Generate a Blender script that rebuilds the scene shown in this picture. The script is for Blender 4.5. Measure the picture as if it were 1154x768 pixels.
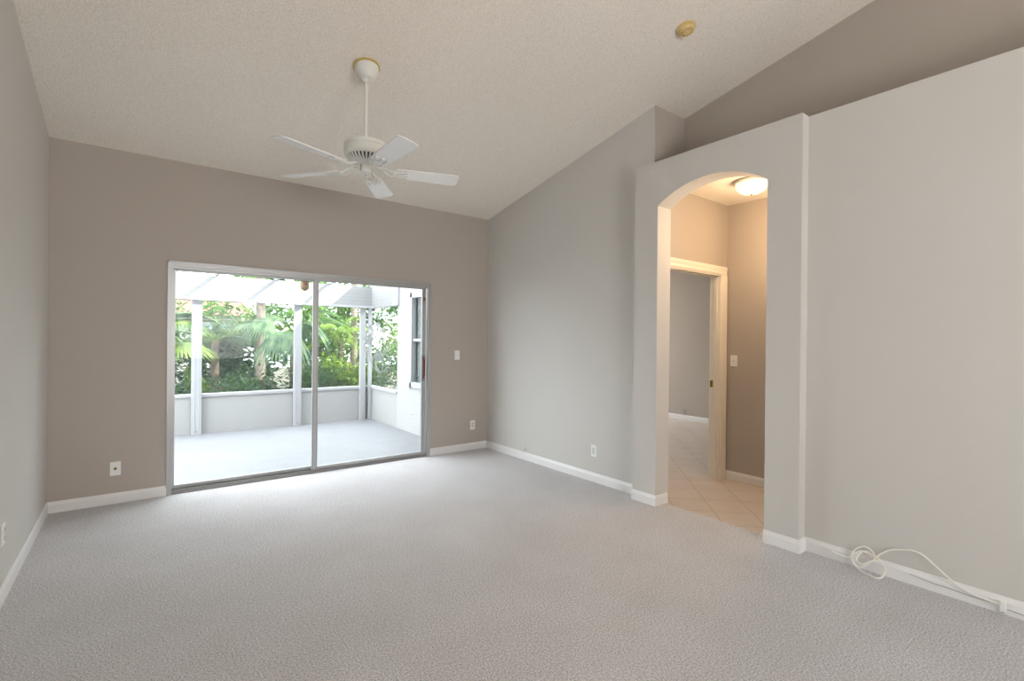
import bpy, bmesh, math, random
from mathutils import Vector, Matrix
for o in list(bpy.data.objects): bpy.data.objects.remove(o)
scene = bpy.context.scene
COL = scene.collection
PI = math.pi
rnd = random.Random(7)

# ------------------------------------------------------------------ camera
CAM = dict(x=0.5582, y=-5.2851, z=1.4038, yaw=0.65183, pitch=-0.00142, roll=0.0098, f=554.15)
def make_camera():
    cy, sy = math.cos(CAM['yaw']), math.sin(CAM['yaw'])
    f0 = Vector((sy, cy, 0)); r0 = Vector((cy, -sy, 0)); u0 = Vector((0, 0, 1))
    cp, sp = math.cos(CAM['pitch']), math.sin(CAM['pitch'])
    f = f0*cp + u0*sp; u1 = u0*cp - f0*sp
    cr, sr = math.cos(CAM['roll']), math.sin(CAM['roll'])
    r = r0*cr + u1*sr; u = u1*cr - r0*sr
    cd = bpy.data.cameras.new('camera'); cam = bpy.data.objects.new('camera', cd); COL.objects.link(cam)
    M = Matrix((r, u, -f)).transposed().to_4x4(); M.translation = Vector((CAM['x'], CAM['y'], CAM['z']))
    cam.matrix_world = M
    cd.sensor_fit = 'HORIZONTAL'; cd.sensor_width = 36.0; cd.lens = 36.0*CAM['f']/1154.0
    cd.clip_start = 0.05; cd.clip_end = 200
    scene.camera = cam
make_camera()

# ------------------------------------------------------------------ light
SKY_STRENGTH = 9.0
SUN_STRENGTH = 13.0
REAR_FILL_POWER = 100.0
SIDE_POWER = 0.0
HALL_POWER = 30.0
EXPOSURE = 0.0
w = bpy.data.worlds.new('sky'); scene.world = w; w.use_nodes = True
bg = w.node_tree.nodes['Background']; bg.inputs[0].default_value = (0.88, 0.94, 1.0, 1); bg.inputs[1].default_value = SKY_STRENGTH
sd = bpy.data.lights.new('sun', 'SUN'); sd.energy = SUN_STRENGTH; sd.angle = math.radians(1.2); sd.color = (1.0, 0.95, 0.87)
so = bpy.data.objects.new('sun', sd); COL.objects.link(so)
so.rotation_euler = Vector((-1.07, 1.2, -1.0)).to_track_quat('-Z', 'Y').to_euler()
def area(name, loc, target, sx, sy, power, col):
    d = bpy.data.lights.new(name, 'AREA'); d.shape = 'RECTANGLE'; d.size = sx; d.size_y = sy; d.energy = power; d.color = col
    o = bpy.data.objects.new(name, d); COL.objects.link(o); o.location = loc
    o.rotation_euler = (Vector(target)-Vector(loc)).to_track_quat('-Z', 'Y').to_euler(); return o
# added fill light behind the camera, aimed up through the rear opening
area('rear_fill_light', (2.1, -8.3, 1.3), (2.1, -3.0, 3.7), 1.5, 1.3, REAR_FILL_POWER, (1.0, 0.92, 0.84))
scene.view_settings.view_transform = 'Standard'
scene.view_settings.look = 'None'
scene.view_settings.exposure = EXPOSURE
scene.view_settings.gamma = 1.0
scene.view_settings.use_curve_mapping = False

# ------------------------------------------------------------------ materials
def srgb(r, g, b):
    def c(v):
        v /= 255.0
        return v/12.92 if v <= 0.04045 else ((v+0.055)/1.055)**2.4
    return (c(r), c(g), c(b), 1)
class NT:
    def __init__(s, name):
        s.m = bpy.data.materials.new(name); s.m.use_nodes = True; s.t = s.m.node_tree
        s.b = s.t.nodes['Principled BSDF']; s.out = s.t.nodes['Material Output']
    def n(s, typ, **k):
        x = s.t.nodes.new(typ)
        for a, v in k.items(): setattr(x, a, v)
        return x
    def l(s, a, b): s.t.links.new(a, b)
def mat(name, col, rough=0.6, bump=None, vary=None, metal=0.0, spec=0.35):
    """bump=(scale, strength, distance); vary=(scale, amount) brightness mottling of the coat itself"""
    q = NT(name); b = q.b
    b.inputs['Base Color'].default_value = col; b.inputs['Roughness'].default_value = rough
    b.inputs['Metallic'].default_value = metal; b.inputs['Specular IOR Level'].default_value = spec
    tc = q.n('ShaderNodeTexCoord')
    sc, am = vary if vary else (6.0, 0.03)
    ns = q.n('ShaderNodeTexNoise'); ns.inputs['Scale'].default_value = sc; ns.inputs['Detail'].default_value = 4
    q.l(tc.outputs['Object'], ns.inputs['Vector'])
    mx = q.n('ShaderNodeMix', data_type='RGBA', blend_type='MIX')
    mx.inputs[6].default_value = tuple(c*(1-am) for c in col[:3])+(1,)
    mx.inputs[7].default_value = tuple(min(1, c*(1+am)) for c in col[:3])+(1,)
    q.l(ns.outputs[0], mx.inputs[0]); q.l(mx.outputs[2], b.inputs['Base Color'])
    if bump:
        n2 = q.n('ShaderNodeTexNoise'); n2.inputs['Scale'].default_value = bump[0]; n2.inputs['Detail'].default_value = 3
        q.l(tc.outputs['Object'], n2.inputs['Vector'])
        bp = q.n('ShaderNodeBump'); bp.inputs['Strength'].default_value = bump[1]; bp.inputs['Distance'].default_value = bump[2]
        q.l(n2.outputs[0], bp.inputs['Height']); q.l(bp.outputs[0], b.inputs['Normal'])
    return q.m
M = {}
M['taupe'] = mat('darker_taupe_wall', srgb(179, 170, 161), 0.55, (140, 0.25, 0.003), (1.2, 0.012), spec=0.3)  # slightly darker and warmer wall colour than the greige one
M['wall'] = mat('greige_wall_paint', srgb(205, 202, 197), 0.55, (140, 0.25, 0.003), (1.2, 0.012), spec=0.3)
M['trim'] = mat('white_trim_paint', srgb(232, 231, 230), 0.35, spec=0.45)
M['cream_trim'] = mat('door_casing_paint', srgb(236, 230, 218), 0.35, spec=0.45)
M['plastic'] = mat('white_plastic', srgb(235, 235, 232), 0.35)
M['slot'] = mat('dark_socket_slot', srgb(60, 58, 55), 0.6)
M['grey_socket'] = mat('light_grey_socket', srgb(214, 214, 210), 0.4)
M['brass'] = mat('aged_brass', srgb(150, 118, 58), 0.35, metal=0.9)
M['alu'] = mat('brushed_aluminium', srgb(176, 176, 176), 0.38, metal=0.55, spec=0.5)
M['alu_dark'] = mat('weathered_aluminium_track', srgb(140, 138, 136), 0.45, metal=0.5)
M['black'] = mat('black_gasket', srgb(40, 40, 42), 0.6)
M['redwood'] = mat('reddish_wood_handle', srgb(84, 34, 20), 0.4, vary=(40, 0.25))
M['fan_white'] = mat('white_fan_enamel', srgb(222, 222, 216), 0.35, spec=0.4)
M['fan_blade'] = mat('white_fan_blade', srgb(240, 240, 238), 0.4, spec=0.4)
M['gold'] = mat('yellowed_gold_ring', srgb(205, 178, 96), 0.4, metal=0.3)
M['yellow_plastic'] = mat('yellowed_plastic', srgb(212, 186, 130), 0.5)
M['yellow_dark'] = mat('yellowed_plastic_grille', srgb(188, 156, 98), 0.6)
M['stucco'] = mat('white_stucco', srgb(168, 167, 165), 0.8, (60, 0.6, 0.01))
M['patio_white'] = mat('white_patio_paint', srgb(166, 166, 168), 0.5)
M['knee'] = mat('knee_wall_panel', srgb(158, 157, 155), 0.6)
M['cable'] = mat('cream_cable_sheath', srgb(242, 238, 230), 0.45)
M['cable_white'] = mat('white_cable_sheath', srgb(228, 228, 226), 0.45)
M['cable_grey'] = mat('grey_cable', srgb(168, 168, 168), 0.5)
M['bark'] = mat('pale_palm_bark', srgb(122, 112, 102), 0.85, (30, 0.8, 0.03), (14, 0.25))
M['bark_dark'] = mat('brown_palm_bark', srgb(88, 76, 64), 0.85, (30, 0.8, 0.03), (14, 0.3))
M['stem'] = mat('woody_stem', srgb(120, 104, 84), 0.8, vary=(20, 0.2))
M['ground'] = mat('leaf_litter_ground', srgb(70, 66, 50), 0.9, (12, 0.8, 0.05), (3, 0.3))
M['house_wall'] = mat('neighbour_white_wall', srgb(150, 148, 146), 0.8)
M['house_roof'] = mat('neighbour_clay_roof', srgb(104, 66, 54), 0.8, (14, 0.8, 0.04), (6, 0.15))
M['house_window'] = mat('neighbour_window_pane', srgb(120, 140, 150), 0.1, spec=0.6)
M['shield_tan'] = mat('tan_lamp_body', srgb(120, 100, 76), 0.5)
M['shield_red'] = mat('reddish_lamp_bulb', srgb(112, 60, 50), 0.5)

def carpet_mat():
    q = NT('grey_carpet_pile'); b = q.b
    b.inputs['Roughness'].default_value = 0.95; b.inputs['Specular IOR Level'].default_value = 0.1
    b.inputs['Sheen Weight'].default_value = 0.25
    tc = q.n('ShaderNodeTexCoord')
    def noise(s, d):
        x = q.n('ShaderNodeTexNoise'); x.inputs['Scale'].default_value = s; x.inputs['Detail'].default_value = d
        x.inputs['Roughness'].default_value = 0.65
        q.l(tc.outputs['Object'], x.inputs['Vector']); return x
    n1 = noise(118, 6); n2 = noise(1.6, 3)
    cr = q.n('ShaderNodeValToRGB'); e = cr.color_ramp.elements
    e[0].position = 0.30; e[0].color = srgb(142, 139, 141); e[1].position = 0.66; e[1].color = srgb(250, 247, 248)
    q.l(n1.outputs[0], cr.inputs[0])
    cr2 = q.n('ShaderNodeValToRGB'); e = cr2.color_ramp.elements
    e[0].position = 0.3; e[0].color = (0.90, 0.89, 0.88, 1); e[1].position = 0.7; e[1].color = (1.0, 1.0, 1.0, 1)
    q.l(n2.outputs[0], cr2.inputs[0])
    mx = q.n('ShaderNodeMix', data_type='RGBA', blend_type='MULTIPLY'); mx.inputs[0].default_value = 1
    q.l(cr.outputs[0], mx.inputs[6]); q.l(cr2.outputs[0], mx.inputs[7]); q.l(mx.outputs[2], b.inputs['Base Color'])
    bp = q.n('ShaderNodeBump'); bp.inputs['Strength'].default_value = 0.9; bp.inputs['Distance'].default_value = 0.012
    q.l(n1.outputs[0], bp.inputs['Height']); q.l(bp.outputs[0], b.inputs['Normal'])
    return q.m
M['carpet'] = carpet_mat()
def popcorn_mat():
    q = NT('popcorn_ceiling'); b = q.b
    b.inputs['Roughness'].default_value = 0.95; b.inputs['Specular IOR Level'].default_value = 0.1
    tc = q.n('ShaderNodeTexCoord')
    v = q.n('ShaderNodeTexNoise'); v.inputs['Scale'].default_value = 110; v.inputs['Detail'].default_value = 4
    q.l(tc.outputs['Object'], v.inputs['Vector'])
    cr = q.n('ShaderNodeValToRGB'); e = cr.color_ramp.elements
    e[0].position = 0.34; e[0].color = srgb(226, 219, 208); e[1].position = 0.6; e[1].color = srgb(243, 236, 226)
    q.l(v.outputs[0], cr.inputs[0]); q.l(cr.outputs[0], b.inputs['Base Color'])
    bp = q.n('ShaderNodeBump'); bp.inputs['Strength'].default_value = 0.6; bp.inputs['Distance'].default_value = 0.01
    q.l(v.outputs[0], bp.inputs['Height']); q.l(bp.outputs[0], b.inputs['Normal'])
    return q.m
M['ceiling'] = popcorn_mat()
def tile_mat(name, size, rot, off, col, grout, gw=0.012, rough=0.3):
    q = NT(name); b = q.b; b.inputs['Roughness'].default_value = rough; b.inputs['Specular IOR Level'].default_value = 0.4
    tc = q.n('ShaderNodeTexCoord'); mp = q.n('ShaderNodeMapping')
    mp.inputs['Rotation'].default_value = (0, 0, rot); mp.inputs['Location'].default_value = (off[0], off[1], 0)
    q.l(tc.outputs['Object'], mp.inputs['Vector'])
    br = q.n('ShaderNodeTexBrick'); br.offset = 0.0; br.squash = 1.0
    br.inputs['Scale'].default_value = 1.0; br.inputs['Brick Width'].default_value = size; br.inputs['Row Height'].default_value = size
    br.inputs['Mortar Size'].default_value = gw/2; br.inputs['Mortar Smooth'].default_value = 0.3
    br.inputs['Color1'].default_value = col; br.inputs['Color2'].default_value = tuple(c*0.95 for c in col[:3])+(1,)
    br.inputs['Mortar'].default_value = grout
    q.l(mp.outputs[0], br.inputs['Vector'])
    ns = q.n('ShaderNodeTexNoise'); ns.inputs['Scale'].default_value = 5; ns.inputs['Detail'].default_value = 5
    q.l(tc.outputs['Object'], ns.inputs['Vector'])
    cr = q.n('ShaderNodeValToRGB'); e = cr.color_ramp.elements
    e[0].position = 0.3; e[0].color = (0.92, 0.91, 0.90, 1); e[1].position = 0.7; e[1].color = (1, 1, 1, 1)
    q.l(ns.outputs[0], cr.inputs[0])
    mx = q.n('ShaderNodeMix', data_type='RGBA', blend_type='MULTIPLY'); mx.inputs[0].default_value = 1
    q.l(br.outputs['Color'], mx.inputs[6]); q.l(cr.outputs[0], mx.inputs[7]); q.l(mx.outputs[2], b.inputs['Base Color'])
    return q.m
M['hall_tile'] = tile_mat('diagonal_floor_tile', 0.31, -PI/4, (0, -0.01), srgb(222, 210, 200), srgb(186, 171, 158), 0.009)
M['patio_tile'] = tile_mat('patio_floor_tile', 0.45, 0, (0, 0), srgb(131, 131, 134), srgb(126, 126, 129), 0.010, 0.5)
def ribbed_mat():
    q = NT('white_ribbed_siding'); b = q.b
    b.inputs['Base Color'].default_value = srgb(240, 240, 240); b.inputs['Roughness'].default_value = 0.5
    tc = q.n('ShaderNodeTexCoord'); wv = q.n('ShaderNodeTexWave'); wv.bands_direction = 'Z'; wv.wave_profile = 'SAW'
    wv.inputs['Scale'].default_value = 5.2; q.l(tc.outputs['Object'], wv.inputs['Vector'])
    cr = q.n('ShaderNodeValToRGB'); e = cr.color_ramp.elements
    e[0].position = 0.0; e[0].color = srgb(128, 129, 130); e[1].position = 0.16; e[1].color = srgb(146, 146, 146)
    q.l(wv.outputs[0], cr.inputs[0]); q.l(cr.outputs[0], b.inputs['Base Color'])
    bp = q.n('ShaderNodeBump'); bp.inputs['Strength'].default_value = 0.5; bp.inputs['Distance'].default_value = 0.01
    q.l(wv.outputs[0], bp.inputs['Height']); q.l(bp.outputs[0], b.inputs['Normal'])
    return q.m
M['ribbed'] = ribbed_mat()
def glass_mat(name, tint, refl):
    q = NT(name); q.t.nodes.remove(q.b)
    tr = q.n('ShaderNodeBsdfTransparent'); tr.inputs[0].default_value = tint
    gl = q.n('ShaderNodeBsdfGlossy'); gl.inputs['Roughness'].default_value = 0.01
    fr = q.n('ShaderNodeFresnel'); fr.inputs[0].default_value = refl
    mx = q.n('ShaderNodeMixShader'); geo = q.n('ShaderNodeNewGeometry'); mt = q.n('ShaderNodeMath', operation='MULTIPLY'); inv = q.n('ShaderNodeMath', operation='SUBTRACT'); inv.inputs[0].default_value = 1.0
    q.l(geo.outputs['Backfacing'], inv.inputs[1]); q.l(fr.outputs[0], mt.inputs[0]); q.l(inv.outputs[0], mt.inputs[1])
    q.l(mt.outputs[0], mx.inputs[0]); q.l(tr.outputs[0], mx.inputs[1]); q.l(gl.outputs[0], mx.inputs[2])
    q.l(mx.outputs[0], q.out.inputs[0]); return q.m
M['glass'] = glass_mat('door_glass', (0.97, 0.985, 0.98, 1), 1.18)
M['glass_window'] = glass_mat('window_glass', (0.9, 0.93, 0.92, 1), 1.5)
def veil_mat(name, col, amount, transl=True):
    q = NT(name); q.t.nodes.remove(q.b)
    tr = q.n('ShaderNodeBsdfTransparent')
    df = q.n('ShaderNodeBsdfDiffuse'); df.inputs[0].default_value = col
    tl = q.n('ShaderNodeBsdfTranslucent'); tl.inputs[0].default_value = col
    m0 = q.n('ShaderNodeMixShader'); m0.inputs[0].default_value = 0.5; q.l(df.outputs[0], m0.inputs[1]); q.l(tl.outputs[0], m0.inputs[2])
    mx = q.n('ShaderNodeMixShader'); mx.inputs[0].default_value = amount
    q.l(tr.outputs[0], mx.inputs[1]); q.l(m0.outputs[0], mx.inputs[2]); q.l(mx.outputs[0], q.out.inputs[0]); return q.m
M['screen'] = veil_mat('insect_screen_mesh', srgb(150, 156, 158), 0.06)
M['etched'] = veil_mat('etched_white_decal', srgb(188, 190, 190), 0.62)
def leaf_mat(name, c1, c2, trans=0.45):
    q = NT(name); b = q.b; b.inputs['Roughness'].default_value = 0.45; b.inputs['Specular IOR Level'].default_value = 0.4
    tc = q.n('ShaderNodeTexCoord'); ns = q.n('ShaderNodeTexNoise'); ns.inputs['Scale'].default_value = 7; ns.inputs['Detail'].default_value = 3
    q.l(tc.outputs['Object'], ns.inputs['Vector'])
    cr = q.n('ShaderNodeValToRGB'); e = cr.color_ramp.elements
    e[0].position = 0.35; e[0].color = c1; e[1].position = 0.65; e[1].color = c2
    q.l(ns.outputs[0], cr.inputs[0]); q.l(cr.outputs[0], b.inputs['Base Color'])
    tl = q.n('ShaderNodeBsdfTranslucent'); q.l(cr.outputs[0], tl.inputs[0])
    mx = q.n('ShaderNodeMixShader'); mx.inputs[0].default_value = trans
    q.l(b.outputs[0], mx.inputs[1]); q.l(tl.outputs[0], mx.inputs[2]); q.l(mx.outputs[0], q.out.inputs[0]); return q.m
M['leaf_fan'] = leaf_mat('fan_palm_leaf', srgb(50, 88, 50), srgb(116, 150, 72))
M['leaf_blue'] = leaf_mat('blue_green_palm_leaf', srgb(66, 96, 72), srgb(122, 148, 104))
M['leaf_bright'] = leaf_mat('bright_green_leaf', srgb(70, 110, 36), srgb(146, 168, 62))
M['leaf_dark'] = leaf_mat('deep_green_leaf', srgb(34, 62, 34), srgb(86, 120, 60))
M['flower_red'] = mat('small_red_blossom', srgb(214, 110, 96), 0.6)
def emis(name, col, s):
    q = NT(name); b = q.b; b.inputs['Base Color'].default_value = col; b.inputs['Emission Color'].default_value = col
    b.inputs['Emission Strength'].default_value = s; b.inputs['Roughness'].default_value = 0.3; return q.m
M['lamp_glass'] = emis('lit_opal_glass', (1.0, 0.80, 0.52, 1), 1.3)

# ------------------------------------------------------------------ mesh helpers
def box(bm, x0, x1, y0, y1, z0, z1):
    vs = [bm.verts.new((x, y, z)) for z in (z0, z1) for y in (y0, y1) for x in (x0, x1)]
    for f in ((0,2,3,1), (4,5,7,6), (0,1,5,4), (2,6,7,3), (0,4,6,2), (1,3,7,5)): bm.faces.new([vs[i] for i in f])
    return vs
def prism(bm, pts, d):
    """pts: planar 3D loop; d: extrusion vector"""
    a = [bm.verts.new(p) for p in pts]; b = [bm.verts.new(Vector(p)+Vector(d)) for p in pts]; n = len(pts)
    bm.faces.new(a[::-1]); bm.faces.new(b)
    for i in range(n): bm.faces.new((a[i], a[(i+1) % n], b[(i+1) % n], b[i]))
def lathe(bm, prof, n=32, mtx=None):
    """prof: list of (r, z)"""
    rings = []
    for r, z in prof:
        if r < 1e-5: rings.append([bm.verts.new((0, 0, z))]); continue
        rings.append([bm.verts.new((r*math.cos(2*PI*i/n), r*math.sin(2*PI*i/n), z)) for i in range(n)])
    for a, b in zip(rings, rings[1:]):
        for i in range(n):
            j = (i+1) % n
            if len(a) == 1 and len(b) == 1: continue
            if len(a) == 1: bm.faces.new((a[0], b[j], b[i]))
            elif len(b) == 1: bm.faces.new((a[i], a[j], b[0]))
            else: bm.faces.new((a[i], a[j], b[j], b[i]))
    if len(rings[0]) > 1: bm.faces.new(rings[0][::-1])
    if len(rings[-1]) > 1: bm.faces.new(rings[-1])
    if mtx is not None: bmesh.ops.transform(bm, matrix=mtx, verts=[v for r in rings for v in r])
def smooth_pts(pts, sub=6, closed=False):
    P = [Vector(p) for p in pts]; n = len(P); out = []
    for i in range(n-1 if not closed else n):
        p0 = P[(i-1) % n] if (closed or i > 0) else P[i]; p1 = P[i]; p2 = P[(i+1) % n]
        p3 = P[(i+2) % n] if (closed or i+2 < n) else p2
        for k in range(sub):
            t = k/sub
            out.append(0.5*((2*p1)+(p2-p0)*t+(2*p0-5*p1+4*p2-p3)*t*t+(3*p1-p0-3*p2+p3)*t**3))
    if not closed: out.append(P[-1])
    return out
def tube(bm, pts, r, n=8, r1=None):
    P = [Vector(p) for p in pts]; rings = []; up = Vector((0, 0, 1))
    m = len(P)
    prev = None
    for i, p in enumerate(P):
        t = (P[min(i+1, m-1)]-P[max(i-1, 0)]).normalized()
        if prev is None:
            a = t.orthogonal().normalized()
        else:
            a = (prev - t*prev.dot(t)).normalized()
        prev = a; b = t.cross(a)
        rr = r if r1 is None else r+(r1-r)*i/(m-1)
        rings.append([bm.verts.new(p+(a*math.cos(2*PI*k/n)+b*math.sin(2*PI*k/n))*rr) for k in range(n)])
    for A, B in zip(rings, rings[1:]):
        for k in range(n): bm.faces.new((A[k], A[(k+1) % n], B[(k+1) % n], B[k]))
    bm.faces.new(rings[0][::-1]); bm.faces.new(rings[-1])
def obj(name, bm, m, parent=None, loc=None, smooth=False, bevel=0.0, seg=2):
    bmesh.ops.recalc_face_normals(bm, faces=bm.faces[:])
    me = bpy.data.meshes.new(name); bm.to_mesh(me); bm.free()
    if smooth:
        for p in me.polygons: p.use_smooth = True
    me.materials.append(M[m] if isinstance(m, str) else m)
    o = bpy.data.objects.new(name, me); COL.objects.link(o)
    if loc: o.location = loc
    if bevel:
        b = o.modifiers.new('bevel', 'BEVEL'); b.width = bevel; b.segments = seg; b.limit_method = 'ANGLE'; b.angle_limit = 0.6
    if smooth:
        try:
            me.set_sharp_from_angle(angle=math.radians(40))
        except Exception: pass
    if parent: o.parent = parent
    return o
def struct(name, bm, m, parent=None, **k):
    o = obj(name, bm, m, parent, **k); o['kind'] = 'structure' if parent is None else None
    if parent: del o['kind']
    return o
def tag(o, label, cat, group=None):
    o['label'] = label; o['category'] = cat
    if group: o['group'] = group
    return o
def thing(name, label, cat, loc=(0, 0, 0), rz=0, group=None):
    o = bpy.data.objects.new(name, None); COL.objects.link(o); o.location = loc; o.rotation_euler = (0, 0, rz)
    return tag(o, label, cat, group)
NB = bmesh.new

# ------------------------------------------------------------------ room dimensions
XR = 4.185       # right wall, back part
XW = 4.170       # right wall, front part below the ledge
XA, XAB = 4.073, 4.255   # arch wall front / back
YA0, YO0, YO1, YA1 = -2.464, -2.706, -3.620, -3.8465
YC = -2.585      # corner of the tall column / door wall plane
XB = 4.622       # upper wall behind the ledge
ZL = 2.937       # ledge top
HB, SL = 2.963, 0.2032
YREAR = -8.0
DL, DR, DT = 0.781, 3.352, 2.06
XH = 5.405       # hall right wall
ZH = 2.81        # hall ceiling
def zc(y): return HB - SL*y

# floor: carpet, hall tile, patio, ground
bm = NB(); box(bm, 0, XW+0.03, YREAR, 0, -0.10, 0.0)
o = struct('floor', bm, 'carpet'); o['label'] = 'pale grey cut pile carpet'
bm = NB(); box(bm, XW+0.03, XH+0.1, -7.6, YC, -0.12, -0.006); box(bm, 4.30, 8.5, YC, 1.95, -0.12, -0.006)
o = struct('floor', bm, 'hall_tile')

# ceiling: sloped slab
bm = NB()
y0, y1 = 0.0, YREAR
prism(bm, [(-0.12, 0, zc(0)), (-0.12, YREAR, zc(YREAR)), (-0.12, YREAR, zc(YREAR)+0.15), (-0.12, 0, zc(0)+0.15)], (XB+0.24, 0, 0))
struct('ceiling', bm, 'ceiling')
bm = NB(); box(bm, XW+0.12, XH+0.1, -7.6, YC, ZH, ZH+0.05)
struct('ceiling', bm, 'cream_trim')
bm = NB(); box(bm, 4.30, 8.5, YC+0.11, 2.07, 2.80, 2.86)
struct('ceiling', bm, 'trim')

# walls
bm = NB(); prism(bm, [(-0.12, 0.15, -0.1), (-0.12, YREAR, -0.1), (-0.12, YREAR, zc(YREAR)), (-0.12, 0.15, zc(0.15))], (0.12, 0, 0))
struct('wall_left', bm, 'wall')
# back wall with the door opening, its outside face runs higher than the room
bm = NB()
box(bm, 0, DL, 0, 0.15, -0.1, HB); box(bm, DR, XR+0.115, 0, 0.15, -0.1, HB); box(bm, DL, DR, 0, 0.15, DT, HB)
bmesh.ops.remove_doubles(bm, verts=bm.verts, dist=1e-4)
struct('wall_back', bm, 'taupe')
bm = NB(); box(bm, -1.2, 3.99, 0.15, 0.20, 2.5, 4.05); box(bm, 3.99, 8.6, 0.15, 0.20, 2.86, 4.05); box(bm, -1.2, DL-0.002, 0.15, 0.20, -0.1, 2.5); box(bm, DR+0.002, XR, 0.15, 0.2, -0.1, 2.5); box(bm, DL-0.002, DR+0.002, 0.15, 0.2, DT+0.002, 2.5)  # unseen upper part raised in place of an eave, to shade the patio
struct('wall_exterior', bm, 'stucco')
# right wall back portion: full height up to the sloping ceiling
bm = NB(); prism(bm, [(XR, 0, -0.1), (XR, YC, -0.1), (XR, YC, zc(YC)), (XR, 0, zc(0))], (0.115, 0, 0))
struct('wall_right', bm, 'wall')
# return of the column above the ledge and the hall wall with its doorway (same plane)
DX0, DX1, DZ = 4.40, 5.295, 2.085
bm = NB()
for a in ((XR+0.115, DX0, -0.1, ZH), (DX0, DX1, DZ, ZH), (DX1, XH+0.1, -0.1, ZH)):
    box(bm, a[0], a[1], YC, YC+0.11, a[2], a[3])
bmesh.ops.remove_doubles(bm, verts=bm.verts, dist=1e-4)
struct('wall_hall_end', bm, 'taupe')
bm = NB(); prism(bm, [(XR+0.115, YC, ZH), (XB+0.12, YC, ZH), (XB+0.12, YC, zc(YC)), (XR+0.115, YC, zc(YC))], (0, 0.11, 0))
struct('wall_column', bm, 'taupe')
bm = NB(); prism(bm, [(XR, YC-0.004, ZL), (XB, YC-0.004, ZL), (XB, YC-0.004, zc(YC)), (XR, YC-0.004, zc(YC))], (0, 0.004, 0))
struct('wall_column', bm, 'taupe')
# upper wall behind the plant ledge
bm = NB(); prism(bm, [(XB, YC, ZH+0.05), (XB, YREAR, ZH+0.05), (XB, YREAR, zc(YREAR)), (XB, YC, zc(YC))], (0.12, 0, 0))
struct('wall_upper', bm, 'taupe')
# ledge slab
bm = NB(); box(bm, XAB, XB, -7.6, YC, ZH+0.05, ZL)
struct('trim_1', bm, 'wall')
# lower right wall
bm = NB(); box(bm, XW, XW+0.12, YREAR, YA1, -0.1, ZL); box(bm, XW+0.12, XB+.12, YREAR, -7.6, -0.1, ZL)
struct('wall_right', bm, 'wall')
# arch wall: outline with the arched opening
def arch_outline():
    zs, za = 2.553, 2.700       # springing and apex
    hw = (YO0-YO1)/2; yc = (YO0+YO1)/2; rise = za-zs
    R = (hw*hw+rise*rise)/(2*rise); cz = za-R; a = math.asin(hw/R)
    arc = []
    n = 40
    for i in range(n+1):
        t = a - 2*a*i/n
        arc.append((yc+R*math.sin(t), cz+R*math.cos(t)))
    return arc
arc = arch_outline()
bm = NB()
front = []; 
outline = [(YA0, -0.1), (YA0, ZL), (YA1, ZL), (YA1, -0.1), (YO1, -0.1)] + arc[::-1] + [(YO0, -0.1)]
# tessellate as strips: left pier, right pier, header strips
def quad(a, b, c, d, x): bm.faces.new([bm.verts.new((x, p[0], p[1])) for p in (a, b, c, d)])
for x in (XA, XAB):
    quad((YA0, -0.1), (YO0, -0.1), (YO0, arc[0][1]), (YA0, arc[0][1]), x)
    quad((YA0, arc[0][1]), (YO0, arc[0][1]), (YO0, ZL), (YA0, ZL), x)
    quad((YO1, -0.1), (YA1, -0.1), (YA1, arc[-1][1]), (YO1, arc[-1][1]), x)
    quad((YO1, arc[-1][1]), (YA1, arc[-1][1]), (YA1, ZL), (YO1, ZL), x)
    for i in range(len(arc)-1):
        quad(arc[i], arc[i+1], (arc[i+1][0], ZL), (arc[i][0], ZL), x)
def side(a, b): bm.faces.new([bm.verts.new(p) for p in ((XA, a[0], a[1]), (XA, b[0], b[1]), (XAB, b[0], b[1]), (XAB, a[0], a[1]))])
side((YA0, -0.1), (YA0, arc[0][1])); side((YA0, arc[0][1]), (YA0, ZL)); side((YA1, -0.1), (YA1, arc[-1][1])); side((YA1, arc[-1][1]), (YA1, ZL))
side((YO0, -0.1), arc[0]); side(arc[-1], (YO1, -0.1))
tops = [(YA0, ZL)]+[(a[0], ZL) for a in arc]+[(YA1, ZL)]
for a, b in zip(tops, tops[1:]): side(a, b)
for a, b in zip(arc, arc[1:]): side(a, b)
bmesh.ops.remove_doubles(bm, verts=bm.verts, dist=1e-4)
struct('wall_arch', bm, 'wall')
# hall right wall, hall rear, bedroom beyond
bm = NB(); box(bm, XH, XH+0.1, -7.6, YC, -0.1, ZH); struct('wall_hall_right', bm, 'taupe')
bm = NB(); box(bm, XAB+0.04, XH+0.1, -7.7, -7.6, -0.1, ZH); struct('wall_hall_rear', bm, 'taupe')
bm = NB(); box(bm, 8.40, 8.52, YC, 1.95, -0.1, 2.80); struct('wall_bedroom_far', bm, 'taupe')
bm = NB(); box(bm, XH+0.1, 8.52, YC, YC+0.11, -0.1, 2.80); struct('wall_bedroom_front', bm, 'taupe')
# bedroom rear wall with an unseen opening added to light the bedroom
bm = NB(); box(bm, 3.87, 5.4, 1.95, 2.07, -0.1, 2.8); box(bm, 7.6, 8.52, 1.95, 2.07, -0.1, 2.8); box(bm, 5.4, 7.6, 1.95, 2.07, -0.1, 0.8); box(bm, 5.4, 7.6, 1.95, 2.07, 2.1, 2.8)
struct('wall_bedroom_back', bm, 'stucco')
# stucco bedroom wall that closes the patio on the right, with window opening
WY0, WY1, WZ0, WZ1 = 0.55, 1.60, 0.72, 2.05
bm = NB()
box(bm, 3.87, 3.99, 0.2, WY0, -0.1, 2.8); box(bm, 3.87, 3.99, WY1, 1.95, -0.1, 2.8)
box(bm, 3.87, 3.99, WY0, WY1, -0.1, WZ0); box(bm, 3.87, 3.99, WY0, WY1, WZ1, 2.8)
bmesh.ops.remove_doubles(bm, verts=bm.verts, dist=1e-4)
struct('wall_patio_right', bm, 'stucco')
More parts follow.
